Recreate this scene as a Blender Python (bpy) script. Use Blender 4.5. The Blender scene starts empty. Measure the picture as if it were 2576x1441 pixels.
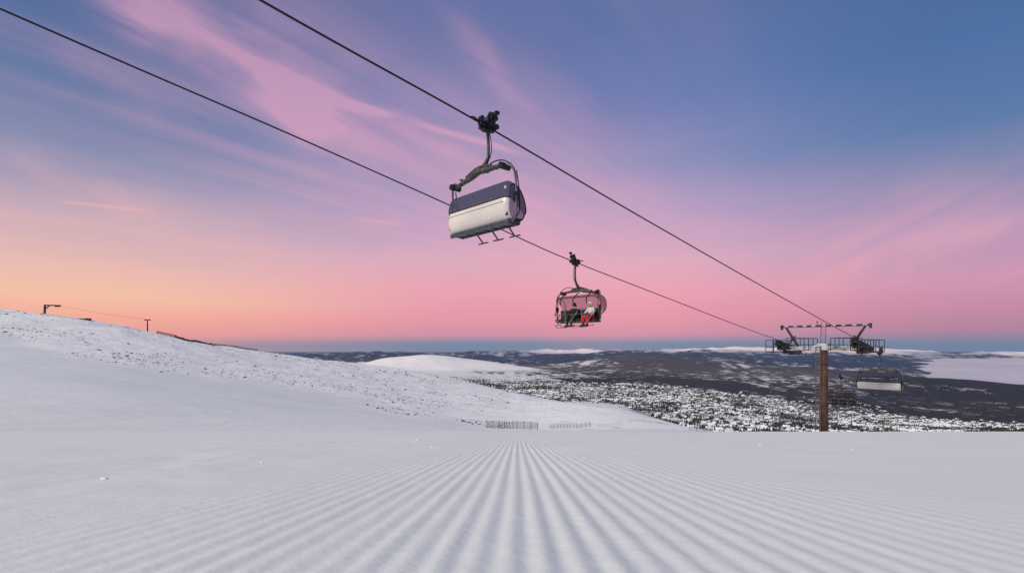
import bpy, math, random
import numpy as np
from mathutils import Vector, Matrix
random.seed(7); rng = np.random.default_rng(11)
SC = bpy.context.scene; COL = SC.collection
F = 1288.0; HZ = 868.0            # focal length and eye level of the photograph (on a 2576 px wide copy)
def lin(c): return tuple(((v/255)/12.92 if v/255 <= .04045 else ((v/255+.055)/1.055)**2.4) for v in c)
# ------------------------------------------------------------------ tags
def tag(o, label=None, cat=None, group=None, kind=None):
    if label: o['label'] = label
    if cat: o['category'] = cat
    if group: o['group'] = group
    if kind: o['kind'] = kind
    return o
def empty(name, loc=(0,0,0), rz=0):
    o = bpy.data.objects.new(name, None); COL.objects.link(o)
    o.empty_display_size = .2; o.location = loc; o.rotation_euler = (0,0,rz); return o
def copy_tree(o, parent=None):
    c = o.copy(); COL.objects.link(c); c.parent = parent
    for ch in list(o.children): copy_tree(ch, c)
    return c
# ------------------------------------------------------------------ node helper
class S:
    def __init__(s, nt, sock): s.nt = nt; s.k = sock
    def m(s, op, *a, clamp=False):
        n = s.nt.nodes.new('ShaderNodeMath'); n.operation = op; n.use_clamp = clamp
        for i, v in enumerate((s,)+a):
            if isinstance(v, S): s.nt.links.new(v.k, n.inputs[i])
            else: n.inputs[i].default_value = v
        return S(s.nt, n.outputs[0])
    def __add__(s, o): return s.m('ADD', o)
    __radd__ = __add__
    def __sub__(s, o): return s.m('SUBTRACT', o)
    def __rsub__(s, o): return (s*-1)+o
    def __mul__(s, o): return s.m('MULTIPLY', o)
    __rmul__ = __mul__
    def __truediv__(s, o): return s.m('DIVIDE', o)
def smooth(s, a, b, lo=0., hi=1.):
    n = s.nt.nodes.new('ShaderNodeMapRange'); n.interpolation_type = 'SMOOTHSTEP'
    s.nt.links.new(s.k, n.inputs[0])
    if a < b: n.inputs[1].default_value = a; n.inputs[2].default_value = b; n.inputs[3].default_value = lo; n.inputs[4].default_value = hi
    else: n.inputs[1].default_value = b; n.inputs[2].default_value = a; n.inputs[3].default_value = hi; n.inputs[4].default_value = lo
    return S(s.nt, n.outputs[0])
def ramp(s, stops):
    n = s.nt.nodes.new('ShaderNodeValToRGB'); s.nt.links.new(s.k, n.inputs[0])
    el = n.color_ramp.elements
    while len(el) < len(stops): el.new(.5)
    for e, (p, c) in zip(el, stops): e.position = p; e.color = (*lin(c), 1)
    return S(s.nt, n.outputs[0])
def mixc(nt, f, a, b):
    n = nt.nodes.new('ShaderNodeMix'); n.data_type = 'RGBA'; n.clamp_factor = True
    for i, v in ((0, f), (6, a), (7, b)):
        if isinstance(v, S): nt.links.new(v.k, n.inputs[i])
        else: n.inputs[i].default_value = v if i == 0 else (*v, 1)
    return S(nt, n.outputs[2])
def noise(nt, vec, scale, detail=4, rough=.55, dist=0):
    n = nt.nodes.new('ShaderNodeTexNoise'); n.inputs['Scale'].default_value = scale
    n.inputs['Detail'].default_value = detail; n.inputs['Roughness'].default_value = rough; n.inputs['Distortion'].default_value = dist
    if vec is not None: nt.links.new(vec.k, n.inputs['Vector'])
    return S(nt, n.outputs[0])
def comb(nt, x, y, z=0.):
    n = nt.nodes.new('ShaderNodeCombineXYZ')
    for i, v in enumerate((x, y, z)):
        if isinstance(v, S): nt.links.new(v.k, n.inputs[i])
        else: n.inputs[i].default_value = v
    return S(nt, n.outputs[0])
# ------------------------------------------------------------------ materials
def mat(name, col, rough=.6, metal=0, nscale=None, namp=.25, bump=0., bscale=30., spec=None):
    m = bpy.data.materials.new(name); m.use_nodes = True; nt = m.node_tree; b = nt.nodes['Principled BSDF']
    b.inputs['Roughness'].default_value = rough; b.inputs['Metallic'].default_value = metal
    if spec is not None: b.inputs['Specular IOR Level'].default_value = spec
    tcn = nt.nodes.new('ShaderNodeTexCoord'); ob = S(nt, tcn.outputs['Object'])
    if nscale:
        f = noise(nt, ob, nscale, 5)
        c = mixc(nt, smooth(f, .35, .68), tuple(v*(1-namp) for v in col), tuple(min(1, v*(1+namp)) for v in col))
        nt.links.new(c.k, b.inputs['Base Color'])
    else: b.inputs['Base Color'].default_value = (*col, 1)
    if bump:
        bn = nt.nodes.new('ShaderNodeBump'); bn.inputs['Strength'].default_value = bump; bn.inputs['Distance'].default_value = .02
        nt.links.new(noise(nt, ob, bscale, 5).k, bn.inputs['Height']); nt.links.new(bn.outputs[0], b.inputs['Normal'])
    return m
def snow_mat(name, col, layers, dist, vcol=None, st=.6):
    m = bpy.data.materials.new(name); m.use_nodes = True; nt = m.node_tree; b = nt.nodes['Principled BSDF']
    b.inputs['Roughness'].default_value = .75; b.inputs['Specular IOR Level'].default_value = .2
    g = nt.nodes.new('ShaderNodeNewGeometry'); P = S(nt, g.outputs['Position'])
    h = None
    for sc, am in layers:
        t = noise(nt, P, sc, 4)*am; h = t if h is None else h+t
    bn = nt.nodes.new('ShaderNodeBump'); bn.inputs['Strength'].default_value = st; bn.inputs['Distance'].default_value = dist
    nt.links.new(h.k, bn.inputs['Height']); nt.links.new(bn.outputs[0], b.inputs['Normal'])
    if vcol:
        a = nt.nodes.new('ShaderNodeAttribute'); a.attribute_name = vcol; base = S(nt, a.outputs['Color'])
        nt.links.new(base.k, b.inputs['Base Color'])
    else:
        c = mixc(nt, smooth(noise(nt, P, layers[0][0]*.2, 3), .3, .7), tuple(v*.955 for v in col), col)
        nt.links.new(c.k, b.inputs['Base Color'])
    return m
M = {}
M['snow'] = snow_mat('groomed_snow', (.88,.88,.85), [(5, 1.), (40, .3), (160, .12)], .007, st=.6)
M['hill'] = snow_mat('hillside_snow', (.85,.85,.86), [(.25, 1.), (1.2, .35)], .35, 'Col', .55)
M['far'] = snow_mat('valley_cover', (.8,.8,.8), [(.01, 1.), (.04, .6)], 8., 'Col')
M['lake'] = mat('frozen_lake', lin((205,196,206)), .7, nscale=.0004, namp=.06)
M['steel'] = mat('galvanised_steel', (.15,.15,.16), .45, .6, nscale=5, namp=.25)
M['alu'] = mat('cast_grey_metal', (.10,.095,.09), .5, .5, nscale=9, namp=.4, bump=.3)
M['black'] = mat('black_metal', (.018,.018,.02), .45, .3, nscale=12, namp=.4)
M['rubber'] = mat('black_rubber', (.015,.015,.016), .7)
M['cable'] = mat('steel_cable', (.022,.021,.022), .5, .4)
M['white'] = mat('white_shell', (.70,.655,.61), .28, nscale=1.2, namp=.05)
M['whitegrey'] = mat('grey_white_shell', (.20,.18,.19), .4, nscale=2.5, namp=.1)
M['pad'] = mat('black_padding', (.02,.02,.022), .8, nscale=8, namp=.3)
M['under'] = mat('dark_steel_blue', (.07,.085,.10), .5, .4, nscale=6, namp=.3)
M['rust'] = mat('brown_weathered_steel', (.088,.042,.028), .75, .1, nscale=1.4, namp=.35, bump=.2)
M['ladder'] = mat('ladder_steel', (.12,.09,.075), .5, .4, nscale=6)
M['frost'] = mat('frosted_steel', (.36,.35,.37), .6, .1, nscale=1.8, namp=.6)
M['towerdark'] = mat('tower_dark_steel', (.05,.04,.04), .55, .4, nscale=2.5, namp=.5)
M['red'] = mat('red_cloth', (.62,.012,.012), .8, nscale=20, namp=.2)
M['whitecloth'] = mat('white_cloth', (.62,.61,.62), .85, nscale=20, namp=.12)
M['darkcloth'] = mat('dark_cloth', (.012,.012,.015), .9, nscale=20, namp=.4)
M['olive'] = mat('dark_olive_cloth', (.03,.027,.024), .9, nscale=20, namp=.3)
M['skin'] = mat('skin', (.48,.27,.2), .6)
M['glove'] = mat('glove_leather', (.03,.03,.03), .7)
M['lens'] = mat('goggle_lens', (.02,.02,.03), .1, .3)
M['ski'] = mat('ski_top', (.07,.06,.07), .4, nscale=6, namp=.6)
M['pole'] = mat('ski_pole_grey', (.5,.5,.5), .4, .4)
M['net'] = mat('fence_net', (.15,.14,.14), .8)
M['netl'] = mat('fence_net_pale', (.30,.28,.28), .8)
M['wood'] = mat('weathered_wood', (.12,.08,.06), .85, nscale=.8, namp=.4)
M['rock'] = mat('dark_rock', (.06,.05,.05), .9, nscale=1.5, namp=.5)
M['tree'] = mat('spruce_needles', (.034,.037,.037), .9, nscale=.02, namp=.6)
M['wall'] = mat('cabin_wall', (.06,.048,.045), .85, nscale=.01, namp=.5)
M['roof'] = mat('snowy_roof', (.86,.84,.85), .8)
def glass(name, tint, keep, rough=.12, col=(.085,.085,.13)):
    m = bpy.data.materials.new(name); m.use_nodes = True; nt = m.node_tree; nt.nodes.clear()
    out = nt.nodes.new('ShaderNodeOutputMaterial'); mx = nt.nodes.new('ShaderNodeMixShader'); tr = nt.nodes.new('ShaderNodeBsdfTransparent')
    pb = nt.nodes.new('ShaderNodeBsdfPrincipled'); pb.inputs['Base Color'].default_value = (*col,1); pb.inputs['Roughness'].default_value = rough
    tr.inputs[0].default_value = (*tint, 1); mx.inputs[0].default_value = keep
    nt.links.new(tr.outputs[0], mx.inputs[1]); nt.links.new(pb.outputs[0], mx.inputs[2]); nt.links.new(mx.outputs[0], out.inputs[0]); return m
M['bubble'] = glass('tinted_bubble', (.50,.50,.60), .48, .10, (.10,.11,.155))
M['bubble_open'] = glass('rose_tinted_bubble', (.66,.60,.64), .22, .2, (.07,.06,.08))
# ------------------------------------------------------------------ mesh builder
class MB:
    def __init__(s): s.v = []; s.f = []; s.mi = []
    def add(s, vs, fs, mi=0):
        o = len(s.v); s.v += [tuple(v) for v in vs]; s.f += [tuple(i+o for i in f) for f in fs]; s.mi += [mi]*len(fs); return s
    def box(s, c, d, rot=None, mi=0):
        hx, hy, hz = d[0]/2, d[1]/2, d[2]/2; vs = []
        for z in (-1,1):
            for x, y in ((-1,-1),(1,-1),(1,1),(-1,1)): vs.append(Vector((x*hx, y*hy, z*hz)))
        if rot: vs = [rot @ v for v in vs]
        vs = [v+Vector(c) for v in vs]
        return s.add(vs, [(3,2,1,0),(4,5,6,7),(0,1,5,4),(1,2,6,5),(2,3,7,6),(3,0,4,7)], mi)
    def tube(s, pts, r, n=8, mi=0, smoothn=0, caps=True, flat=1.):
        P = [Vector(p) for p in pts]; R = list(r) if hasattr(r, '__len__') else [r]*len(P)
        if smoothn:
            Q = []; RR = []
            for i in range(len(P)-1):
                a, b, c, d = P[max(i-1,0)], P[i], P[i+1], P[min(i+2,len(P)-1)]
                for k in range(smoothn):
                    t = k/smoothn
                    Q.append(.5*((2*b)+(c-a)*t+(2*a-5*b+4*c-d)*t*t+(3*b-a-3*c+d)*t**3)); RR.append(R[i]*(1-t)+R[i+1]*t)
            Q.append(P[-1]); RR.append(R[-1]); P, R = Q, RR
        T = [(P[min(i+1,len(P)-1)]-P[max(i-1,0)]).normalized() for i in range(len(P))]
        up = Vector((0,0,1)) if abs(T[0].z) < .9 else Vector((0,1,0)); nn = T[0].cross(up).normalized(); vs = []
        for p, t, rr in zip(P, T, R):
            nn = (nn-t*nn.dot(t)).normalized(); bb = t.cross(nn)
            for k in range(n):
                a = 2*math.pi*k/n; vs.append(p+nn*math.cos(a)*rr+bb*math.sin(a)*rr*flat)
        fs = [(i*n+k, i*n+(k+1)%n, (i+1)*n+(k+1)%n, (i+1)*n+k) for i in range(len(P)-1) for k in range(n)]
        if caps: fs += [tuple(range(n-1,-1,-1)), tuple((len(P)-1)*n+k for k in range(n))]
        return s.add(vs, fs, mi)
    def bar(s, a, b, w, n=6, mi=0): return s.tube([a, b], w, n, mi)
    def ell(s, c, r, nu=14, nv=9, mi=0):
        vs = []; fs = []
        for j in range(nv+1):
            th = math.pi*j/nv
            for i in range(nu):
                a = 2*math.pi*i/nu; vs.append((c[0]+r[0]*math.sin(th)*math.cos(a), c[1]+r[1]*math.sin(th)*math.sin(a), c[2]+r[2]*math.cos(th)))
        for j in range(nv):
            for i in range(nu): fs.append((j*nu+i, (j+1)*nu+i, (j+1)*nu+(i+1)%nu, j*nu+(i+1)%nu))
        return s.add(vs, fs, mi)
    def loft(s, prof_fn, xs, close=False, caps=False, mi=0):
        rows = [prof_fn(x) for x in xs]; n = len(rows[0]); vs = [v for r in rows for v in r]; m = n if close else n-1
        fs = [(i*n+k, i*n+(k+1)%n, (i+1)*n+(k+1)%n, (i+1)*n+k) for i in range(len(xs)-1) for k in range(m)]
        if caps: fs += [tuple(range(n-1,-1,-1)), tuple((len(xs)-1)*n+k for k in range(n))]
        return s.add(vs, fs, mi)
    def build(s, name, mats, parent=None, sm=False, bevel=0):
        me = bpy.data.meshes.new(name); me.from_pydata(s.v, [], s.f)
        for m in (mats if isinstance(mats, (list,tuple)) else [mats]): me.materials.append(m)
        if len(me.polygons) == len(s.mi): me.polygons.foreach_set('material_index', s.mi)
        if sm: me.polygons.foreach_set('use_smooth', [True]*len(me.polygons))
        me.update(); o = bpy.data.objects.new(name, me); COL.objects.link(o); o.parent = parent
        if bevel:
            b = o.modifiers.new('b','BEVEL'); b.width = bevel; b.segments = 2; b.limit_method = 'ANGLE'
        return o
def grid_mesh(name, X, Y, Z, m, col=None):
    nr, nc = X.shape; me = bpy.data.meshes.new(name); co = np.stack([X, Y, Z], -1).reshape(-1, 3).astype(np.float32)
    i = np.arange((nr-1)*(nc-1)); r = i//(nc-1); c = i % (nc-1); a = r*nc+c
    q = np.stack([a, a+1, a+nc+1, a+nc], -1).astype(np.int32)
    me.vertices.add(len(co)); me.vertices.foreach_set('co', co.ravel())
    me.loops.add(q.size); me.loops.foreach_set('vertex_index', q.ravel())
    me.polygons.add(len(q)); me.polygons.foreach_set('loop_start', np.arange(0, q.size, 4, dtype=np.int32))
    me.polygons.foreach_set('use_smooth', np.ones(len(q), dtype=bool))
    me.update(calc_edges=True); me.materials.append(m)
    if col is not None:
        at_ = me.color_attributes.new('Col', 'FLOAT_COLOR', 'POINT'); cc = np.concatenate([col.reshape(-1,3), np.ones((len(co),1))], 1).astype(np.float32)
        at_.data.foreach_set('color', cc.ravel())
    o = bpy.data.objects.new(name, me); COL.objects.link(o); return o
# ------------------------------------------------------------------ numpy noise
def vn(x, y, seed=0):
    x = np.asarray(x, float); y = np.asarray(y, float); ix = np.floor(x).astype(np.int64); iy = np.floor(y).astype(np.int64)
    fx = x-ix; fy = y-iy; fx = fx*fx*(3-2*fx); fy = fy*fy*(3-2*fy)
    def h(a, b):
        n = (a*374761393+b*668265263+seed*974634777) & 0xffffffff; n = ((n ^ (n >> 13))*1274126177) & 0xffffffff
        return ((n ^ (n >> 16)) & 0xffff)/65535.
    return (h(ix,iy)*(1-fx)+h(ix+1,iy)*fx)*(1-fy)+(h(ix,iy+1)*(1-fx)+h(ix+1,iy+1)*fx)*fy
def fbm(x, y, o=4, seed=0):
    s = 0; a = .5; t = 0
    for k in range(o): s = s+a*vn(x*2**k, y*2**k, seed+k*17); t += a; a *= .5
    return s/t
def sst(x, a, b): t = np.clip((x-a)/(b-a), 0, 1); return t*t*(3-2*t)
def mfbm(X, Y, w, h, o, seed):      # features grow with distance in octave steps
    L = np.log2(np.clip(Y, 900, 20000)/2200.); k0 = np.floor(L); f = L-k0; out = 0*X
    for k in range(-2, 5):
        wt = np.where(k0 == k, 1-f, 0)+np.where(k0+1 == k, f, 0)
        if wt.any(): out = out+wt*fbm(X/(w*2.**k)+k*13, Y/(h*2.**k), o, seed)
    return out
# ------------------------------------------------------------------ table driven terrain
class Table:
    def __init__(s, pxs, Ys, rows, smx=6, smy=3):
        s.pxs = np.array(pxs, float); s.lY = np.log(np.array(Ys, float)); T = np.array(rows, float)
        s.gx = np.arange(s.pxs[0], s.pxs[-1]+1, 20.); s.gy = np.linspace(s.lY[0], s.lY[-1], 160)
        A = np.stack([np.interp(s.gy, s.lY, r) for r in T]); B = np.stack([np.interp(s.gx, s.pxs, A[:,j]) for j in range(A.shape[1])], 1)
        def blur(Z, w, ax):
            k = np.exp(-.5*(np.arange(-3*w, 3*w+1)/w)**2); k /= k.sum()
            return np.apply_along_axis(lambda v: np.convolve(np.pad(v, 3*w, mode='edge'), k, 'valid'), ax, Z)
        s.G = blur(blur(B, smx, 0), smy, 1) if smx else B
    def __call__(s, px, Y):
        u = np.clip((np.asarray(px, float)-s.gx[0])/20., 0, len(s.gx)-1.001); v = np.clip((np.log(Y)-s.gy[0])/(s.gy[1]-s.gy[0]), 0, len(s.gy)-1.001)
        i = u.astype(int); j = v.astype(int); a = u-i; b = v-j; G = s.G
        return (G[i,j]*(1-a)+G[i+1,j]*a)*(1-b)+(G[i,j+1]*(1-a)+G[i+1,j+1]*a)*b
HPX = [-2500,-900,0,300,650,900,1100,1300,1450,1560,1650,1800,2100,2576,4500]
HY = [20,35,55,85,130,200,300,450,650,900]
HT = [[1087,1030,950,860,800,740,690,730,780,820],
 [1087,1050,975,890,830,770,700,750,790,830],
 [1087,1062,1000,930,880,826,768,815,860,890],
 [1087,1068,1020,965,915,868,808,850,880,900],
 [1087,1078,1052,1015,975,935,903,876,898,920],
 [1086,1082,1070,1045,1015,980,950,925,908,925],
 [1086,1085,1080,1066,1045,1018,990,962,938,948],
 [1086,1086,1088,1085,1066,1040,1012,984,990,1010],
 [1086,1086,1088,1080,1050,1022,1005,1025,1050,1075],
 [1086,1086,1086,1072,1040,1012,1020,1045,1065,1085],
 [1086,1086,1084,1064,1043,1055,1070,1085,1095,1100],
 [1086,1090,1088,1086,1095,1110,1125,1135,1140,1140],
 [1086,1094,1105,1122,1135,1145,1150,1150,1150,1150],
 [1086,1096,1110,1130,1150,1160,1160,1160,1160,1160],
 [1086,1096,1110,1130,1150,1160,1160,1160,1160,1160]]
HTab = Table(HPX, HY, HT, 4, 3)
def plane_z(Y): return -.15-.1615*Y
def zhill(X, Y):
    X = np.asarray(X, float); Y = np.asarray(Y, float); px = 1288+X/Y*F; py = HTab(px, Y)
    line = 862+px*.183+(fbm(px/160., Y*0, 2, 12)-.5)*30
    rocky = sst(line-py, -4, 26)*sst(Y, 50, 90)
    w = sst(Y, 20, 34)
    z = -(py-HZ)/F*Y
    z = plane_z(Y)*(1-w)+z*w-.004
    z = z+rocky*((fbm(X/20, Y/20, 4, 3)-.5)*2.4+(fbm(X/4, Y/4, 3, 9)-.5)*.4)*np.clip(Y/250,.25,1.2)
    z = z+(1-rocky)*w*(fbm(X/30, Y/24, 3, 5)-.5)*.9*sst(Y, 30, 70)
    return z, rocky
FY = [600,1000,1600,2500,4000,5500,7500,11000,16000,25000,45000]
FPX = [-1500,600,900,960,1050,1200,1330,1430,1600,1800,2000,2200,2400,2576,4500]
FT = [[960,960,960,955,950,940,925,910,898,893,885],
 [960,960,960,955,950,930,920,905,897,892,885],
 [1010,1000,985,965,945,930,915,903,895,891,885],
 [1015,1005,988,966,946,925,915,903,895,891,885],
 [1030,1015,995,968,948,925,915,903,894,892,885],
 [1050,1030,1005,970,950,925,915,903,895,889,885],
 [1065,1045,1015,978,952,930,915,903,895,885,885],
 [1075,1055,1020,980,952,936,916,903,894,882,885],
 [1095,1070,1030,985,957,934,900,905,896,889,885],
 [1105,1075,1040,995,965,942,906,908,899,875,885],
 [1110,1085,1055,1015,982,950,920,910,901,874,885],
 [1115,1095,1070,1040,995,948,932,912,903,876,885],
 [1115,1098,1078,1055,1008,950,962,930,909,890,885],
 [1115,1100,1080,1058,1010,966,985,940,918,886,885],
 [1120,1105,1085,1060,1014,970,985,950,920,888,885]]
FTab = Table(FPX, FY, FT, 2, 1)
FF = [[.2,.2,.2,.2,.1,.3,.7,.85,.85,.5,.6],[.2,.2,.2,.2,.1,.3,.7,.85,.85,.5,.6],[.2,.2,.2,.3,.1,.1,.7,.85,.85,.6,.6],[.2,.2,.2,.3,.1,.1,.7,.85,.85,.6,.6],[.2,.2,.2,.35,.15,.1,.7,.85,.85,.6,.6],
 [.3,.3,.3,.35,.3,.2,.7,.85,.8,.5,.6],[.3,.3,.3,.4,.45,.4,.7,.85,.75,.3,.6],[.3,.3,.3,.4,.6,.6,.75,.85,.8,.0,.6],[.3,.3,.35,.5,.8,.76,.72,.85,.85,.5,.6],
 [.3,.3,.35,.6,.86,.76,.70,.85,.85,0,.6],[.3,.35,.4,.62,.90,.78,.74,.85,.85,0,.6],[.35,.35,.4,.72,.92,.84,.78,.8,.85,.0,.6],
 [.35,.35,.45,.84,.94,.93,.8,.75,.8,.4,.6],[.35,.4,.45,.86,.94,.96,.9,.8,.8,.2,.6],[.5,.5,.6,.98,1,1,.9,.8,.6,.3,.6]]
FFT = Table(FPX, FY, FF, 1, 1)
DX, DY = -980., 5300.                 # the bald white hill
def dome(X, Y):
    wob_ = 1+.5*(fbm(X/420, Y/420, 3, 55)-.5)
    return (np.exp(-((X-DX)/560)**2-((Y-DY)/700)**2)+.62*np.exp(-((X-DX-700)/620)**2-((Y-DY)/650)**2)+.35*np.exp(-((X-DX+700)/500)**2-((Y-DY)/650)**2))*wob_
def zfar(X, Y):
    px = 1288+X/Y*F; z = -(FTab(px, Y)-HZ)/F*Y; D = dome(X, Y)
    z = z+(fbm(X/420, Y/420, 4, 21)-.5)*26*sst(Y, 600, 2500)*(1-sst(Y, 30000, 45000))
    rel = (fbm(X/1900, Y/1500, 5, 91)-.5)*(sst(Y, 3800, 9000)*290+sst(Y, 9000, 20000)*200)*(1-sst(Y, 30000, 45000))*(1-.85*sst(px, 2150, 2420)*(1-sst(Y,17000,22000)))
    return z+rel*(1-.9*sst(px,1460,1300)*sst(Y,7000,6000))+D*112
# ---- near piste: corduroy is real relief
sp = .039
xf = np.arange(-2.1, 2.1, sp/9); xo = 2.1*np.exp(np.linspace(0, math.log(60/2.1), 90))[1:]
xs = np.concatenate([-xo[::-1], xf, xo]); ys = np.concatenate([[-4,-2,-1,-.4,0,.15], np.geomspace(.25, 22.4, 330)])
X, Y = np.meshgrid(xs, ys)
xw = X-.010*Y-.012+.010*(fbm(Y*.8, X*2, 3, 2)-.5)
ph = (xw/sp) % 1.0
prof = (.5-.5*np.cos(2*np.pi*ph))**.9
rid = vn(np.floor(xw/sp)*1.37, Y*.5, 14)
amp = .0029*(.03+.97*np.exp(-(np.abs(X-.05)/.54)**1.6))*(.35+.7*fbm(X*3, Y*1.2, 3, 8)+.75*rid)*(1-.4*sst(Y, 3, 11))
lum = .08+.92*sst(-X, .45, 1.2)*(1-sst(Y, 4, 9))+.22*sst(X, 1.2, 2.5)
Z = plane_z(Y)+amp*prof+(fbm(X*4, Y*3.0, 4, 31)-.5)*.019*lum+(fbm(X*.7, Y*.5, 3, 6)-.5)*.024*sst(np.abs(X)+Y, .6, 3)
Z += (fbm(X*26, Y*20, 2, 77)-.5)*.0010
Z -= .003*sst(Y, 20, 22.4)
tag(grid_mesh('ski_slope', X, Y, Z, M['snow']), 'groomed ski piste with corduroy grooves running downhill', 'ski slope', kind='structure')
# ---- hillside
pxs = np.concatenate([np.linspace(-2500, -60, 60), np.linspace(-50, 1900, 700), np.linspace(1930, 4500, 70)])
Yr = np.geomspace(22.3, 900, 380)
A, Y = np.meshgrid((pxs-1288)/F, Yr); X = A*Y
Z, rk = zhill(X, Y)
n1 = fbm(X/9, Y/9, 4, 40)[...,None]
smooth_shadec = np.array([.81,.81,.80])*(.95+.10*n1); rock_litc = np.array([.96,.93,.91])*(.93+.12*n1)  # lower slope darkened, upper brightened and warmed: shade and light put into the colour
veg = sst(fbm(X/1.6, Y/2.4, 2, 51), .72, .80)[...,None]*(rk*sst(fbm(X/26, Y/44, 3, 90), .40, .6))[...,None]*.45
colr = np.minimum((smooth_shadec*(1-rk[...,None])+rock_litc*rk[...,None])*(1-veg)+np.array([.2,.17,.17])*veg, .97)
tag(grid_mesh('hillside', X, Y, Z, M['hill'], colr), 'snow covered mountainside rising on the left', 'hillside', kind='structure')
# ---- valley and hills to the horizon
pxs = np.concatenate([np.linspace(-1500, 560, 30), np.linspace(580, 2700, 950), np.linspace(2730, 4500, 40)])
Yr = np.concatenate([np.geomspace(600, 5000, 280), np.geomspace(5060, 30000, 290), [34000, 39000, 45000]])
A, Y = np.meshgrid((pxs-1288)/F, Yr); X = A*Y; Z = zfar(X, Y); px = 1288+A*F
fd = FFT(px, Y)
nn = np.clip((mfbm(X, Y, 260, 300, 6, 61)-.5)*2.6+.5, 0, 1); md = np.clip((mfbm(X, Y, 24, 38, 4, 71)-.5)*2.4+.5, 0, 1)
q = nn*.42+md*.58
cov = sst(fd-q, -.20, .16); cov = np.maximum(cov, sst(fd,.75,.95)*.85*sst(q,1.0,.60)); cov *= 1-.4*sst(Y, 3600, 2400)*(1-sst(fd,.5,.7))
bald = sst(dome(X, Y), .12, .36); cov = (cov*(1-bald))[...,None]
tex = (.55+1.1*mfbm(X, Y, 14, 24, 2, 33))[...,None]
snowc = np.array([.80,.76,.78]); forest = np.array([.030,.030,.033])*tex; brown = np.array([.085,.076,.078])*(.6+.4*tex)
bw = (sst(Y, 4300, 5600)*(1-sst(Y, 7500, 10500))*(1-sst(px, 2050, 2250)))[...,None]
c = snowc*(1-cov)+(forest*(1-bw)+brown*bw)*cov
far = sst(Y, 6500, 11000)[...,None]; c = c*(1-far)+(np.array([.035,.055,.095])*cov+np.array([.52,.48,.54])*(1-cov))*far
hz = (1-np.exp(-np.maximum(Y-2500, 0)/40000))[...,None]*.85; c = c*(1-hz)+np.array([.15,.19,.29])*hz  # aerial haze painted into the vertex colours, growing with distance
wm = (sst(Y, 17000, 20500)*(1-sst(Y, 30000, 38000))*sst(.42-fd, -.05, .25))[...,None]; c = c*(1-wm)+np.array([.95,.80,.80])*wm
edge = sst(Y, 30000, 40000)[...,None]; c = c*(1-edge)+np.array([.15,.19,.30])*edge  # last rows fade to the painted haze colour
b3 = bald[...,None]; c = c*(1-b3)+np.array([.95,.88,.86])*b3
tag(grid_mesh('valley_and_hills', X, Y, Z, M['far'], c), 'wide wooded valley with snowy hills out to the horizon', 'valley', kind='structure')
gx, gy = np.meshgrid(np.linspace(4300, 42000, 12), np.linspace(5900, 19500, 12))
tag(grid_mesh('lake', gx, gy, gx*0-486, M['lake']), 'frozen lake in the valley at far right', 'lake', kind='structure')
# ------------------------------------------------------------------ ground lookups
def hz1(x, y): return float(zhill(np.array([x]), np.array([y]))[0][0])
def at(px, Y): return (px-1288)/F*Y
# ---- rocks on the hillside
def rock_mesh(seed):
    r = random.Random(seed); vs = []
    for j, (zz, rr) in enumerate(((-.4,.9),(.15,1.),(.6,.6))):
        for k in range(6):
            a = k*math.pi/3+r.uniform(-.25,.25); q = rr*r.uniform(.7,1.15); vs.append((q*math.cos(a), q*math.sin(a)*.8, zz+r.uniform(-.15,.15)))
    vs.append((r.uniform(-.2,.2), 0, .9))
    fs = [(j*6+k, j*6+(k+1)%6, (j+1)*6+(k+1)%6, (j+1)*6+k) for j in range(2) for k in range(6)]+[(12+k, 12+(k+1)%6, 18) for k in range(6)]
    return vs, fs
rocks = []
while len(rocks) < 2800:
    m_ = 4000; pxx = rng.uniform(-30, 1280, m_); yy = np.exp(rng.uniform(math.log(85), math.log(660), m_)); xx = at(pxx, yy)
    z, rkk = zhill(xx, yy); dd = fbm(xx/30, yy/50, 4, 90)
    ok = (rkk > .5) & (rng.random(m_) < sst(dd, .46, .66)*.95+.05)
    size = rng.uniform(.10,.27,m_)*(yy/150)**.8*np.where(rng.random(m_) < .06, 2.0, 1)
    rocks += [t for t in zip((size/yy)[ok].tolist(), xx[ok].tolist(), yy[ok].tolist(), z[ok].tolist(), size[ok].tolist())]
rocks = rocks[:2800]; rocks.sort(reverse=True)
protos = []
for k in range(5):
    vs, fs = rock_mesh(k); protos.append(MB().add(vs, fs).build('rock', M['rock']))
for i, (q_, x, y, z, sz) in enumerate(rocks[:300]):
    o = protos[i] if i < 5 else protos[i % 5].copy()
    if i >= 5: COL.objects.link(o)
    o.location = (x, y, z); o.scale = (sz*rng.uniform(.9,1.7), sz, sz*rng.uniform(.45,.8)); o.rotation_euler = (0,0,rng.uniform(0,6.28))
    tag(o, 'dark rock poking through the snow of the left mountainside', 'rock', 'dark rocks on the left mountainside')
mb = MB()
for i, (q_, x, y, z, sz) in enumerate(rocks[300:]):
    vs, fs = rock_mesh(i % 9); a = rng.uniform(0, 6.28); ca, sa = math.cos(a)*sz, math.sin(a)*sz
    mb.add([(x+v[0]*ca-v[1]*sa, y+v[0]*sa+v[1]*ca, z+v[2]*sz*.6) for v in vs], fs)
tag(mb.build('scattered_stones', M['rock']), 'countless small dark stones strewn over the left mountainside', 'stones', kind='stuff')
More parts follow.
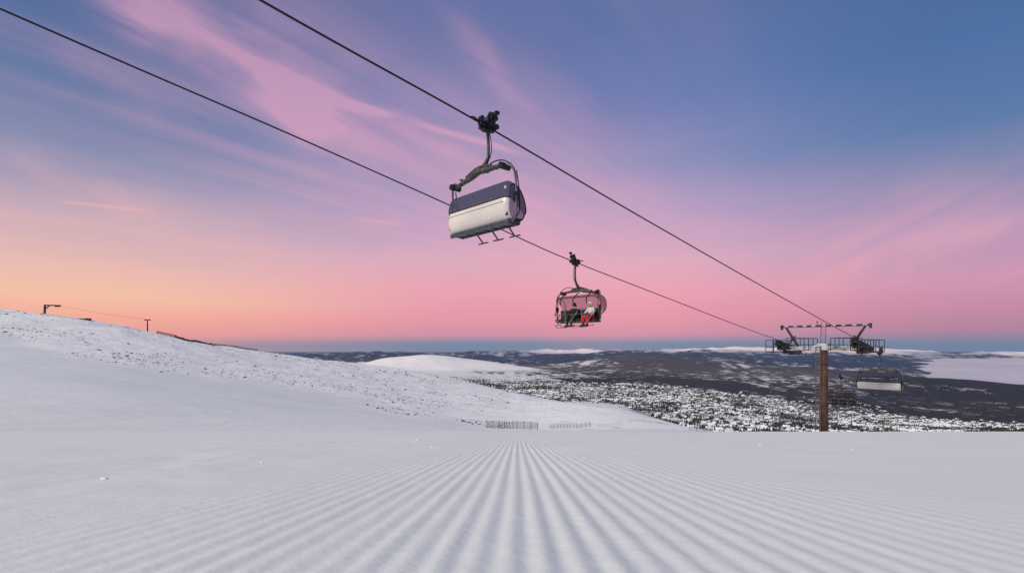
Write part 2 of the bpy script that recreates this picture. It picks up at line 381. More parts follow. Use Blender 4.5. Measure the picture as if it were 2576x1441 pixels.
# ---- snow clumps on the piste
for i, (px_, py_, r) in enumerate([(262,1203,.009),(1087,1125,.014),(1050,1108,.022),(1040,1109,.016),(660,1163,.008),(1912,1120,.012),(2143,1131,.009)]):
    yy = .15*F/(py_-1076); xx = at(px_, yy); vs, fs = rock_mesh(i+40)
    o = MB().add(vs, fs).build('snow_clump', M['snow'], sm=True); o.location = (xx, yy, plane_z(yy)+r*.1); o.scale = (r*1.6, r, r*.5)
    m = o.modifiers.new('s','SUBSURF'); m.levels = 1; m.render_levels = 1
    tag(o, 'small loose clump of snow lying on the groomed piste', 'snow clump', 'loose snow clumps on the piste')
# ---- the resort: cabins and spruces
def visible(px, Y, z, h):
    py = HZ-(z+h)/Y*F
    lim = np.interp(px, [1100,1300,1420,1560,1650,1800,2600],[940,984,1005,1012,1043,1083,1083])
    return py < lim-1
def scatter(n, y0, y1, clump, seed, pw):
    out = []
    while len(out) < n:
        m_ = 8000; yy = np.sqrt(rng.uniform(y0*y0, y1*y1, m_)); p = rng.uniform(1120, 2620, m_); xx = at(p, yy)
        ok = (rng.random(m_) < sst(fbm(xx/110, yy/150, 3, seed), clump-.10, clump+.12)+.08)
        ymax = np.interp(p, [1120,1500,2000,2300,2620],[3900,3600,2900,2300,2000])*(.8+.4*fbm(xx/500, yy/500, 3, 5))
        ok &= rng.random(m_) < sst(ymax*1.15-yy, 0, ymax*pw); z = zfar(xx, yy); ok &= visible(p, yy, z, 10)
        out += [t for t in zip(yy[ok].tolist(), xx[ok].tolist(), z[ok].tolist(), p[ok].tolist())]
    return sorted(out[:n])
def cabin_mb(mb, w, l, h, rh, T=lambda v: v):
    a, b = w/2, l/2; e = .9
    vs = [(-a,-b,-3),(a,-b,-3),(a,b,-3),(-a,b,-3),(-a,-b,h),(a,-b,h),(a,b,h),(-a,b,h),(0,-b,h+rh),(0,b,h+rh)]
    mb.add([T(v) for v in vs], [(0,1,5,4),(1,2,6,5),(2,3,7,6),(3,0,4,7),(4,5,8),(6,7,9)], 0)
    k = rh/a
    for sx in (-1, 1):
        vs = [(0,-b-e,h+rh+.05),(0,b+e,h+rh+.05),(sx*(a+e),b+e,h-k*e+.05),(sx*(a+e),-b-e,h-k*e+.05),(0,-b-e,h+rh+.7),(0,b+e,h+rh+.7),(sx*(a+e),b+e,h-k*e+.6),(sx*(a+e),-b-e,h-k*e+.6)]
        mb.add([T(v) for v in vs], [(0,1,2,3),(4,5,6,7),(3,2,6,7),(0,3,7,4),(1,2,6,5)], 1)
    return mb
cab = scatter(3600, 620, 3600, .44, 201, .4)
prot = [cabin_mb(MB(), 6, 9, 2.8, 2.4).build('cabin', [M['wall'], M['roof']]), cabin_mb(MB(), 7, 13, 3.6, 2.8).build('cabin', [M['wall'], M['roof']]), cabin_mb(MB(), 5, 7, 2.6, 2.2).build('cabin', [M['wall'], M['roof']])]
for i, (y, x, z, p) in enumerate(cab[:300]):
    o = prot[i] if i < 3 else prot[int(rng.integers(3))].copy()
    if i >= 3: COL.objects.link(o)
    s_ = rng.uniform(.8, 1.15); o.location = (x, y, z); o.scale = (s_,s_,s_); o.rotation_euler = (0,0,rng.uniform(0,3.14))
    tag(o, 'dark mountain cabin with snow covered gable roof in the resort below the slope', 'cabin', 'cabins of the resort below the slope')
mb = MB()
for (y, x, z, p) in cab[300:]:
    a = rng.uniform(0, 3.14); s_ = rng.uniform(.6,1.0); ca, sa = math.cos(a)*s_, math.sin(a)*s_
    cabin_mb(mb, 8, rng.uniform(9,17), 3.2, 3.0, lambda v: (x+v[0]*ca-v[1]*sa, y+v[0]*sa+v[1]*ca, z+v[2]*s_))
tag(mb.build('distant_cabins', [M['wall'], M['roof']]), 'mass of far cabins with snowy roofs filling the middle of the resort', 'cabins', kind='stuff')
def spruce(mb, h, w, T=lambda v: v, n=6, tiers=3, r=random, trunk=True):
    if trunk: mb.add([T(v) for v in ((-.15,-.15,-1.5),(.15,-.15,-1.5),(.15,.15,-1.5),(-.15,.15,-1.5),(-.1,-.1,h*.3),(.1,-.1,h*.3),(.1,.1,h*.3),(-.1,.1,h*.3))], [(0,1,5,4),(1,2,6,5),(2,3,7,6),(3,0,4,7)])
    for t in range(tiers):
        z0 = h*(.08+.28*t); z1 = min(h, z0+h*.5); ww = w*(1-.27*t); a0 = r.uniform(0,3)
        vs = [(ww*r.uniform(.7,1.15)*math.cos(a0+2*math.pi*k/n), ww*r.uniform(.7,1.15)*math.sin(a0+2*math.pi*k/n), z0+r.uniform(-.2,.2)) for k in range(n)]+[(0,0,z1 if t < tiers-1 else h)]
        mb.add([T(v) for v in vs], [(k,(k+1)%n,n) for k in range(n)])
    return mb
tr = scatter(24000, 600, 4300, .49, 301, .7)
prot = [spruce(MB(), 9, 1.9).build('spruce_tree', M['tree']), spruce(MB(), 11, 2.2).build('spruce_tree', M['tree']), spruce(MB(), 7, 1.8).build('spruce_tree', M['tree'])]
for i, (y, x, z, p) in enumerate(tr[:300]):
    o = prot[i] if i < 3 else prot[int(rng.integers(3))].copy()
    if i >= 3: COL.objects.link(o)
    s_ = rng.uniform(.65, 1.1); o.location = (x, y, z); o.scale = (s_*1.15,s_*1.15,s_); o.rotation_euler = (0,0,rng.uniform(0,6))
    tag(o, 'dark narrow spruce on the near edge of the resort below the slope', 'tree', 'spruces at the near edge of the resort')
mb = MB()
for (y, x, z, p) in tr[300:]:
    s_ = rng.uniform(.45, 1.0)*(1+max(0, y-1500)/6000)
    spruce(mb, 9*s_, 2.0*s_, lambda v: (x+v[0], y+v[1], z+v[2]), 4, 2, trunk=False)
tag(mb.build('spruce_forest', M['tree']), 'mass of dark spruces spread through the resort and the valley', 'forest', kind='stuff')
# ------------------------------------------------------------------ fences, ridge lift
def fence(pts, h, m, post_m, label, rows=5, name='snow_fence', step=1.3, wire=.03):
    c = pts[0]; base = (c[0], c[1], hz1(*c)); root = empty(name, base); tag(root, label, 'fence')
    net = MB(); P = []
    for a, b in zip(pts[:-1], pts[1:]):
        L = math.dist(a, b); n = max(1, round(L/step))
        for k in range(n): P.append((a[0]+(b[0]-a[0])*k/n, a[1]+(b[1]-a[1])*k/n))
    P.append(pts[-1]); Q = [(x-base[0], y-base[1], hz1(x, y)-base[2]) for x, y in P]
    for q in Q:
        t = random.uniform(-.08,.08)*h; MB().bar((q[0],q[1],q[2]-.4), (q[0]+t,q[1],q[2]+h*random.uniform(1.0,1.12)), wire*1.5, 5).build('post', post_m, root)
    for a, b in zip(Q[:-1], Q[1:]):
        for r in range(rows):
            z = h*(.12+.84*r/(rows-1)); net.box([(a[0]+b[0])/2, (a[1]+b[1])/2, (a[2]+b[2])/2+z], (math.dist(a[:2], b[:2]), .015, wire*1.3), Matrix.Rotation(math.atan2(b[1]-a[1], b[0]-a[0]), 3, 'Z') @ Matrix.Rotation(-math.atan2(b[2]-a[2], math.dist(a[:2], b[:2])), 3, 'Y'))
        L = math.dist(a[:2], b[:2]); n = max(2, int(L/.32))
        for k in range(1, n):
            f = k/n; x, y, z = (a[i]+(b[i]-a[i])*f for i in range(3)); net.bar((x,y,z+.12*h), (x,y,z+.96*h), wire*.42, 4)
    net.build('net', m, root); return root
Yf = 82
fence([(at(1226,Yf),Yf),(at(1268,Yf+3),Yf+3),(at(1300,Yf-2),Yf-2),(at(1352,Yf+1),Yf+1)], 1.2, M['net'], M['wood'], 'grey zigzag net fence on the snow below the groomed piste', 6, wire=.036)
fence([(at(1384,92),92),(at(1420,96),96),(at(1450,91),91),(at(1485,94),94)], .75, M['netl'], M['wood'], 'low pale net fence right of the taller zigzag fence', 4, wire=.026)
for i, (p0, p1, Y0, Y1, lab) in enumerate([(1345,1392,225,225,'thin low fence line on the far crest, left of centre valley'),(1478,1532,200,200,'thin low fence line on the rounded snow crest above the piste bend'),
      (1505,1562,95,92,'thin low fence line on the snow just right of the net fences'),(1582,1680,112,98,'long thin rope fence along the snow crest beside the resort'),(1735,1792,60,52,'short thin fence line at the crest close to the lift tower side')]):
    fence([(at(p0,Y0),Y0),(at(p1,Y1),Y1)], .32, M['netl'], M['wood'], lab, 2, name='rope_fence', step=3.2, wire=.022)
def ridge(px):
    ys_ = np.geomspace(150, 880, 240); xx = at(px, ys_); z = zhill(xx, ys_)[0]; k = int(np.argmax(z/ys_)); return float(xx[k]), float(ys_[k]), float(z[k])
pts = [ridge(p) for p in (395, 440, 490, 540, 590, 648)]
fence([(p[0], p[1]) for p in pts], 1.5, M['wood'], M['wood'], 'long brown snow fence running down the ridge of the left mountainside', 6, step=9, wire=.1)
x, y, z = ridge(112); root = empty('gantry', (x, y, z)); tag(root, 'dark cantilever gantry on the ridge at far left', 'gantry')
k = y/F
MB().bar((0,0,-2), (1*k,0,21*k), .55, 8).build('post', M['towerdark'], root)
MB().box((20*k,0,21*k), (40*k,.9,.7), Matrix.Rotation(.03,3,'Y')).build('arm', M['towerdark'], root)
b = MB(); b.bar((2*k,0,12*k),(12*k,0,20*k),.3); b.build('brace', M['towerdark'], root)
MB().box((32*k,0,19*k), (10*k,1.2,.8)).build('sheave_block', M['black'], root)
x2, y2, z2 = ridge(371); root2 = empty('lift_pylon', (x2, y2, z2)); tag(root2, 'small T shaped lift pylon standing alone on the left ridge', 'lift pylon')
k2 = y2/F
MB().tube([(0,0,-1),(0,0,28*k2)], [.42,.3], 8).build('post', M['towerdark'], root2)
MB().box((0,0,28.5*k2), (14*k2,.5,.5)).build('crossarm', M['towerdark'], root2)
for s_ in (-1,1): MB().box((s_*5.5*k2,0,27*k2), (3*k2,.6,.35)).build('sheave_block', M['black'], root2)
a = Vector((x+38*k, y, z+20.5*k)); b = Vector((x2-5*k2, y2, z2+29.5*k2))
tag(MB().tube([a, (a+b)/2-Vector((0,0,.6)), b], .05, 5, smoothn=6).build('lift_cable', M['cable']), 'thin cable between the gantry and the small pylon on the left ridge', 'cable')
x, y, z = ridge(215); root = empty('hut', (x, y-2, z)); tag(root, 'low brown hut half sunk in snow on the left ridge', 'hut'); k = y/F
MB().box((0,0,.4*k), (30*k,4,5*k)).build('wall', M['wood'], root); MB().box((0,0,3.5*k), (33*k,5,1.0*k)).build('roof', M['roof'], root)
# ------------------------------------------------------------------ chairlift line
U = Vector((.735,.678,0)); PV = Vector((.678,-.735,0)); RZ = math.atan2(-.735, .678)
TC = Vector((29.5,48.45,0)); ZR = .2
Lb = TC-PV*3.1; Rb = TC+PV*3.1
LT = [(-130,-31),(-55,-12.6),(-17.5,-4.0),(-6,-1.05),(-3,-.35),(0,.12),(3,.52),(12,1.72),(22,3.15),(32.4,4.64),(36,5.25),(41.1,6.25),(48,7.48),(55.3,8.69),(75,12.1)]
RT = [(-130,-30),(-55,-11.4),(-20,-3.7),(-6.2,-.75),(-3,-.1),(0,.30),(3,.72),(10,1.72),(22,3.5),(35.75,5.6),(44.08,6.94),(50.88,7.89),(60,9.35),(75,11.9)]
def rope_pt(base, T, t): return base-U*t+Vector((0,0,float(np.interp(t, [q[0] for q in T], [q[1] for q in T]))))
for base, T, lab in ((Lb, LT, 'left haul cable carrying the chair with the two riders'), (Rb, RT, 'right haul cable carrying the large empty chair')):
    tag(MB().tube([rope_pt(base, T, q[0]) for q in T], .029, 8, smoothn=8).build('haul_cable', M['cable'], sm=True), lab, 'cable')
def make_chair(openb, label):
    root = empty('chairlift_chair'); tag(root, label, 'chairlift chair')
    g = MB(); rx = Matrix.Rotation(-.16, 3, 'X')
    g.box((0,0,.02), (.16,.62,.16), rx); g.box((.10,.05,.12), (.12,.36,.22), rx); g.box((-.10,-.08,-.02), (.10,.3,.2), rx)
    gr = g.build('grip', M['black'], root, bevel=.015)
    for yy, zz in ((-.30,.14),(.30,.04),(.12,.36),(.26,.30)):
        MB().tube([(.02,yy,zz),(.16,yy,zz)], .085, 14).build('roller', M['rubber'], gr)
    b = MB(); b.tube([(.12,.0,.1),(.12,.08,.28),(.12,.2,.36),(.12,.3,.44)], [.05,.045,.04,.035], 8); b.tube([(-.02,-.25,.05),(-.02,-.5,.16),(-.02,-.62,.14)], [.035,.025,.03], 8)
    b.tube([(.05,-.1,.1),(.05,.1,.46)], .05, 8); b.tube([(.18,-.05,0),(.18,.28,.30)], .035, 8); b.box((.1,.33,.5),(.12,.14,.1)); b.build('lever', M['black'], gr)
    b = MB(); b.tube([(.03,-.2,-.16),(.03,.22,-.1)], .07, 12); b.build('spring', M['black'], gr)
    MB().tube([(.0,.02,-.08),(.0,.05,-.4),(.0,.06,-.8),(.0,.02,-1.05),(.0,-.12,-1.28),(.0,-.36,-1.5)], [.055,.05,.052,.06,.075,.10], 10, smoothn=5).build('hanger', M['alu'], root, True)
    b = MB(); b.tube([(.06,.02,-.1),(.09,.1,-.5),(.07,.11,-.85),(.05,-.05,-1.25)], .014, 6, smoothn=4); b.build('hose', M['black'], root)
    cb = MB(); cb.tube([(-1.22,-.35,-1.78),(-.85,-.35,-1.70),(-.35,-.35,-1.62),(0,-.36,-1.52),(.35,-.35,-1.55),(.85,-.35,-1.58),(1.22,-.35,-1.61)], [.065,.085,.105,.13,.11,.085,.065], 10, smoothn=4, flat=.8)
    cb.tube([(-.62,-.35,-1.55),(0,-.35,-1.40),(.62,-.35,-1.46)], [.04,.06,.04], 8, smoothn=4); cbo = cb.build('crossbeam', M['alu'], root, True)
    for s_ in (-1,1):
        MB().tube([(s_*1.22,-.52,-1.70+.05*s_),(s_*1.22,-.16,-1.70+.05*s_)], .10, 12).build('damper', M['black'], cbo)
        for q in (.35,.8): MB().tube([(s_*q,-.46,-1.60),(s_*q,-.24,-1.60)], .035, 8).build('bolt', M['steel'], cbo)
    MB().tube([(.25,-.3,-1.46),(.6,-.25,-1.34),(1.0,-.22,-1.38),(1.36,-.2,-1.58)], .02, 6, smoothn=5).build('spring_bar', M['black'], root, True)
    for s_ in (-1,1):
        MB().tube([(s_*1.18,-.35,-1.66),(s_*1.34,-.30,-1.62),(s_*1.50,-.24,-1.76),(s_*1.56,-.2,-2.1),(s_*1.58,-.2,-2.7),(s_*1.55,-.22,-3.15),(s_*1.40,-.24,-3.30)], [.05,.05,.038,.034,.034,.038,.045], 8, smoothn=5).build('side_frame', M['steel'], root, True)
        b = MB(); b.tube([(s_*1.50,-.12,-1.78),(s_*1.52,-.04,-2.3),(s_*1.52,-.02,-2.95),(s_*1.5,-.2,-3.22)], .018, 6, smoothn=4); b.build('bubble_rod', M['black'], root)
        b = MB(); b.box((s_*1.56,-.18,-2.58),(.07,.20,.26)); b.tube([(s_*1.5,-.18,-2.5),(s_*1.62,-.18,-2.5)],.07,10); b.build('hinge', M['black'], root, bevel=.01)
    W = 1.47
    prof = [(-.47,-2.60),(-.495,-2.66),(-.512,-2.74),(-.520,-2.83),(-.518,-2.92),(-.505,-3.0),(-.48,-3.09),(-.44,-3.17),(-.39,-3.225),(-.33,-3.26)]
    inner = [(y_+.05, z_+(.0 if i < 7 else .03)) for i, (y_, z_) in enumerate(prof)][::-1]
    def pf(x_):
        e = max(0, abs(x_)-W+.18)/.18; q = 1-.34*e*e
        return [(x_, -.2+(y_+.2)*q, -2.93+(z_+2.93)*(1-.10*e*e)) for y_, z_ in prof+inner]
    bk = MB(); bk.loft(pf, [-W,-W+.03,-W+.06,-W+.11,-W+.18]+list(np.linspace(-1.2,1.2,9))+[W-.18,W-.11,W-.06,W-.03,W], close=True, caps=True); bko = bk.build('backrest', M['white'] if not openb else M['whitegrey'], root, True)
    m_ = bko.modifiers.new('e','EDGE_SPLIT'); m_.split_angle = math.radians(50)
    MB().tube([(-W+.12,-.514,-2.745),(W-.12,-.514,-2.745)], .008, 6).build('trim_line', M['alu'], bko)
    for q in range(6):
        cx = -1.22+q*.488; b = MB(); b.box((cx,-.40,-2.9),(.44,.07,.50), Matrix.Rotation(-.05,3,'X')); b.build('back_pad', M['pad'], root, bevel=.03)
    for q in range(6):
        cx = -1.22+q*.488; b = MB(); b.box((cx,-.10,-3.20),(.45,.52,.08)); b.build('seat', M['pad'], root, bevel=.03)
    b = MB(); b.box((0,-.14,-3.29),(2.86,.5,.05)); b.box((0,-.34,-3.33),(2.9,.08,.10)); b.box((0,.07,-3.32),(2.8,.07,.07))
    for q in range(7): b.box((-1.32+.44*q,-.13,-3.33),(.05,.42,.05))
    b.build('seat_frame', M['under'], root)
    if not openb:
        bp = [(-.475,-2.60),(-.49,-2.46),(-.485,-2.32),(-.45,-2.19),(-.38,-2.11),(-.27,-2.07),(-.14,-2.09),(.02,-2.19),(.17,-2.37),(.29,-2.60),(.36,-2.84),(.38,-3.00),(.35,-3.11),(.28,-3.17)]
        cy, cz = -.08, -2.68
    else:
        bp = [(.10,-1.98),(-.10,-1.84),(-.35,-1.80),(-.62,-1.86),(-.82,-2.02),(-.92,-2.26),(-.93,-2.5),(-.86,-2.72),(-.74,-2.86),(-.60,-2.92)]
        cy, cz = -.45, -2.4
    xs_ = [-W-.02,-W+.01,-W+.06,-W+.13,-W+.24]+list(np.linspace(-1.1,1.1,7))+[W-.24,W-.13,W-.06,W-.01,W+.02]
    def bf(x_):
        e = max(0, abs(x_)-(W-.24))/.26; q = 1-.24*e**2.4
        return [(x_, cy+(y_-cy)*q, cz+(z_-cz)*q) for y_, z_ in bp]
    bb = MB(); bb.loft(bf, xs_)
    for sgn in (0, -1):
        e = bf(xs_[sgn]); bb.add(e+[(e[0][0], cy, (e[0][2]+e[-1][2])/2)], [(i, i+1, len(e)) for i in range(len(e)-1)])
    bo = bb.build('bubble', M['bubble'] if not openb else M['bubble_open'], root, True); m_ = bo.modifiers.new('e','EDGE_SPLIT'); m_.split_angle = math.radians(50)
    rim = MB()
    for x_ in (-W-.03, W+.03):
        e = bf((W+.02)*(1 if x_ > 0 else -1)); rim.tube([(x_, a_[1], a_[2]) for a_ in e], .018, 6, smoothn=3)
    rim.tube([bf(x_)[-1] for x_ in xs_], .022, 6); rim.tube([bf(x_)[0] for x_ in xs_], .018, 6); rim.build('bubble_rim', M['black'], bo, True)
    if openb:
        for cx in (-.95, 0, .95): MB().tube([(cx,-.3,-1.66),(cx+.05,-.02,-1.86),(cx+.16,.06,-2.10),(cx+.2,-.02,-2.32)], .03, 6, smoothn=4).build('arm_bar', M['black'], root, True)
        b = MB(); b.tube([(-1.5,-.2,-2.75),(-1.45,.2,-2.86),(-1.3,.32,-2.92),(1.3,.32,-2.92),(1.45,.2,-2.86),(1.5,-.2,-2.75)], .022, 8); b.build('restraint_bar', M['steel'], root)
    for cx in ((-.62,.14,.92) if not openb else (-.95,0,.95)):
        fr = MB(); fr.tube([(cx,.05,-3.28),(cx,.20,-3.42),(cx,.34,-3.56)] if not openb else [(cx,.32,-2.94),(cx,.42,-3.2),(cx,.42,-3.50)], [.03,.026,.024], 8); fo = fr.build('footrest', M['under'], root)
        zz = -3.57 if not openb else -3.51
        MB().box((cx,.36 if not openb else .42,zz), (.46,.07,.035)).build('foot_bar', M['under'], fo, bevel=.01)
    return root
c1 = make_chair(False, 'large empty chair with white back and closed tinted bubble hanging nearest the camera')
c1.location = rope_pt(Rb, RT, 44.08); c1.rotation_euler = (0,0,RZ)
c3 = copy_tree(c1); c3.location = rope_pt(Rb, RT, -6.2)+Vector((0,0,-.02)); c3.rotation_euler = (0,0,RZ); c3.scale = (1.2,1.12,1.1); tag(c3, 'small empty chair with white back just right of the tower')
c2 = make_chair(True, 'chair with rose tinted bubble raised carrying two riders up on the left cable')
c2.location = rope_pt(Lb, LT, 32.4); c2.rotation_euler = (0,0,RZ+math.pi)
c4 = copy_tree(c2); c4.location = rope_pt(Lb, LT, -17.5); c4.rotation_euler = (0,0,RZ+math.pi); tag(c4, 'dark occupied chair half hidden behind the tower column')
# ------------------------------------------------------------------ people
def skin_obj(name, pts, edges, rad, m, parent, sub=1, root_i=0):
    me = bpy.data.meshes.new(name); me.from_pydata(pts, edges, []); o = bpy.data.objects.new(name, me); COL.objects.link(o); o.parent = parent
    o.modifiers.new('k','SKIN'); sv = me.skin_vertices[0].data
    for i, r in enumerate(rad):
        rr = r if isinstance(r, tuple) else (r, r); sv[i].radius = rr; sv[i].use_root = (i == root_i)
    o.modifiers['k'].use_smooth_shade = True
    s_ = o.modifiers.new('s','SUBSURF'); s_.levels = sub; s_.render_levels = sub; me.materials.append(m); return o
def make_person(label, jm, tm, hm, lean=0, armw=.30):
    R = empty('person'); tag(R, label, 'person')
    J = dict(pel=(0,0,.12), ab=(0,-.02,.28), ch=(0,-.03,.46), nk=(0,-.02,.60), hd=(lean*.3,.02,.70), ht=(lean*.3,.02,.80))
    pts = [J['pel'], J['ab'], J['ch'], J['nk'], J['hd'], J['ht']]; ed = [(0,1),(1,2),(2,3),(3,4),(4,5)]; rad = [(.13,.11),(.12,.10),(.15,.10),.055,(.075,.09),(.07,.08)]
    legs = []
    for s_ in (-1,1):
        i = len(pts); L = [(s_*.09,.05,.10),(s_*.14,.26,.11),(s_*.16,.48,.10),(s_*.15,.50,-.12),(s_*.14,.50,-.34),(s_*.14,.60,-.38)]
        pts += L; ed += [(0,i)]+[(i+k,i+k+1) for k in range(5)]; rad += [.095,.085,.065,.06,.045,.04]; legs.append(L)
    arms = []
    for s_ in (-1,1):
        i = len(pts); A_ = [(s_*.17,-.03,.52),(s_*.27,.04,.36),(s_*armw,.18,.25),(s_*.16,.36,.24)]
        pts += A_; ed += [(2,i)]+[(i+k,i+k+1) for k in range(3)]; rad += [.06,.05,.042,.03]; arms.append(A_)
    skin_obj('body', pts, ed, rad, M['skin'], R, 1)
    nose = MB(); nose.ell((lean*.3,.115,.725), (.014,.022,.02), 8, 6); nose.build('nose', M['skin'], R, True)
    jp = [(0,0,.10),(0,-.02,.28),(0,-.03,.46),(0,-.02,.585)]; je = [(0,1),(1,2),(2,3)]; jr = [(.175,.14),(.165,.135),(.19,.13),(.085,.085)]
    for A_ in arms:
        i = len(jp); jp += A_; je += [(2,i)]+[(i+k,i+k+1) for k in range(3)]; jr += [.085,.075,.066,.05]
    skin_obj('jacket', jp, je, jr, jm, R, 1)
    tp = [(0,0,.10)]; te = []; trr = [(.16,.125)]
    for L in legs:
        i = len(tp); tp += L[:5]; te += [(0,i)]+[(i+k,i+k+1) for k in range(4)]; trr += [.115,.108,.092,.085,.08]
    skin_obj('trousers', tp, te, trr, tm, R, 1)
    h = MB(); h.ell((lean*.3,0,.80), (.115,.135,.115), 16, 9); h.ell((lean*.3-.10,-.01,.74), (.03,.05,.06), 8, 6); h.ell((lean*.3+.10,-.01,.74), (.03,.05,.06), 8, 6); h.build('helmet', hm, R, True)
    g = MB(); g.ell((lean*.3,.085,.775), (.085,.05,.042), 12, 7); g.build('goggles', M['lens'], R, True)
    for s_ in (-1,1):
        b = MB(); b.tube([(s_*.14,.50,-.22),(s_*.14,.50,-.36),(s_*.14,.52,-.42)], [.075,.07,.065], 10); b.box((s_*.14,.56,-.42),(.11,.30,.09)); b.build('ski_boot', M['black'], R, bevel=.02)
        gl = MB(); w = Vector((s_*.15,.37,.24)); gl.ell((w.x-s_*.015, w.y+.03, w.z), (.045,.055,.03), 10, 7)
        for k in range(4):
            yy = w.y+.005+.024*k; l = (.9,1.05,1.,.82)[k]
            gl.tube([(w.x-s_*.03,yy,w.z+.012),(w.x-s_*(.03+.04*l),yy,w.z+.014),(w.x-s_*(.03+.055*l),yy,w.z-.02),(w.x-s_*.04,yy,w.z-.04)], [.013,.012,.011,.009], 6)
        gl.tube([(w.x,w.y-.02,w.z+.01),(w.x-s_*.04,w.y-.04,w.z+.005),(w.x-s_*.065,w.y-.02,w.z-.015)], [.015,.013,.011], 6); gl.build('glove', M['glove'], R, True)
    return R
def make_ski(label, group):
    b = MB(); n = 14; vs = []
    for i in range(n+1):
        t = i/n; y_ = -.80+1.65*t; w = .048-.014*math.sin(math.pi*t); z_ = .0+(.12*max(0,(t-.88)/.12)**2)+(.03*max(0,(.05-t)/.05)); w *= (1-.5*max(0,(t-.93)/.07))
        vs += [(-w,y_,z_),(w,y_,z_),(w,y_,z_+.016),(-w,y_,z_+.016)]
    fs = [(i*4+k, i*4+(k+1)%4, (i+1)*4+(k+1)%4, (i+1)*4+k) for i in range(n) for k in range(4)]+[(3,2,1,0),(n*4,n*4+1,n*4+2,n*4+3)]
    b.add(vs, fs); R = empty('ski'); b.build('board', M['ski'], R); MB().box((0,.0,.035),(.06,.34,.035)).build('binding', M['black'], R, bevel=.008); tag(R, label, 'ski', group); return R
def place(o, chair, off, rz=0, rx=0, ry=0):
    m_ = Matrix.Translation(chair.location) @ Matrix.Rotation(chair.rotation_euler.z, 4, 'Z') @ Matrix.Translation(off) @ Matrix.Rotation(rz,4,'Z') @ Matrix.Rotation(rx,4,'X') @ Matrix.Rotation(ry,4,'Y')
    o.location = m_.to_translation(); o.rotation_euler = m_.to_euler()
def make_pole(label, group, ln=1.1):
    R = empty('ski_pole'); MB().tube([(0,0,0),(0,0,ln)], [.009,.012], 6).build('shaft', M['pole'], R); MB().tube([(0,0,.08),(0,0,.09)], .045, 10).build('basket', M['black'], R)
    MB().tube([(0,0,ln-.02),(0,0,ln+.12)], .018, 8).build('handle', M['black'], R); tag(R, label, 'ski pole', group); return R
p1 = make_person('rider in white jacket, red trousers and white helmet sitting in the chair', M['whitecloth'], M['red'], M['whitecloth'], lean=.05)
place(p1, c2, (-.98,-.10,-3.16))
p2 = make_person('rider all in dark clothing sitting in the chair beside the red trousers', M['darkcloth'], M['olive'], M['darkcloth'], lean=-.1, armw=.33)
place(p2, c2, (.22,-.10,-3.16), rz=.12)
for (ox, who, rz) in ((-.98,'the rider in red trousers',.35),(.22,'the rider in dark clothing',.1)):
    for s_ in (-1,1):
        k = make_ski('ski hanging from the boot of '+who, 'skis of '+who); place(k, c2, (ox+s_*.14,.42,-3.63), rz=-s_*rz*.5+.05, rx=-.12)
    k = make_pole('ski pole held by '+who, 'ski poles of '+who); place(k, c2, (ox+.10,.51,-3.70), rx=.25, ry=.25)
    k = make_pole('ski pole held by '+who, 'ski poles of '+who); place(k, c2, (ox-.05,.56,-3.66), rx=.3, ry=-.5)
for ox, lab in ((-1.0,'dark rider on the far chair behind the tower, furthest right of three'),(-.1,'dark rider in the middle of the far chair behind the tower'),(.75,'dark rider on the far chair behind the tower, nearest the column')):
    k = copy_tree(p2); tag(k, lab); place(k, c4, (ox,-.10,-3.16))
# ------------------------------------------------------------------ tower
gz = hz1(TC.x, TC.y); tw = empty('lift_tower', (TC.x, TC.y, gz), RZ); tag(tw, 'brown lift tower with ladder and wide crossarm standing beyond the crest', 'lift tower')
H = ZR-gz
co_ = MB().tube([(0,0,-1),(0,0,H-.45)], [.39,.33], 20).build('column', M['rust'], tw, True)
for zz in np.arange(1.2, H-.6, 1.9): MB().tube([(0,0,zz-.05),(0,0,zz+.05)], .415, 20).build('flange', M['rust'], co_)
lad = MB()
for x_ in (-.54,-.14): lad.box((x_,-.46,H/2-.3), (.06,.07,H))
zz = .1
while zz < H-.1: lad.bar((-.54,-.46,zz),(-.14,-.46,zz),.032); zz += .3
for zz in np.arange(.8, H-.4, 1.6): lad.bar((-.14,-.46,zz),(-.05,-.28,zz),.03)
lad.build('ladder', M['ladder'], tw)
b = MB(); b.box((0,0,H-.50),(5.9,.42,.42)); b.box((0,0,H-.36),(.95,.7,.62)); b.build('crossarm', M['frost'], tw, bevel=.03)
tb_ = MB().box((0,0,H+1.62),(7.6,.18,.20)).build('top_beam', M['towerdark'], tw)
for q in np.linspace(-3.3,3.3,9): MB().box((q,-.10,H+1.64),(.36,.02,.14)).build('frost_patch', M['frost'], tb_)
for s_ in (-1,1):
    for y_ in (-.18,.18):
        MB().bar((s_*3.35,y_*.4,H+1.58),(s_*2.2,y_,H-.35),.085).build('strut', M['towerdark'], tw)
    MB().bar((s_*2.45,0,H+.7),(s_*3.1,0,H-.1),.065).build('strut', M['towerdark'], tw)
    MB().bar((s_*1.9,0,H-.3),(s_*3.1,0,H-1.0),.08).build('strut', M['towerdark'], tw)
    MB().box((s_*3.72,0,H+1.55),(.16,.3,.45)).build('lifting_hook', M['towerdark'], tw)
up = MB()
for x_ in (-.24,.16): up.bar((x_,-.12,H-.4),(x_+.05,-.02,H+1.9),.028)
for k in range(8): up.bar((-.24,-.1,H-.1+k*.24),(.16,-.1,H-.1+k*.24),.018)
up.build('upper_ladder', M['ladder'], tw)
b = MB(); b.bar((-.55,0,H+1.6),(-.55,0,H+2.1),.02); b.box((-.55,0,H+2.05),(.2,.05,.05)); b.bar((-.2,0,H+1.6),(-.2,0,H+2.0),.02); b.build('wind_gauge', M['black'], tw)
MB().box((-.55,0,H+1.9),(.10,.10,.14)).build('warning_lamp_housing', M['red'], tw)
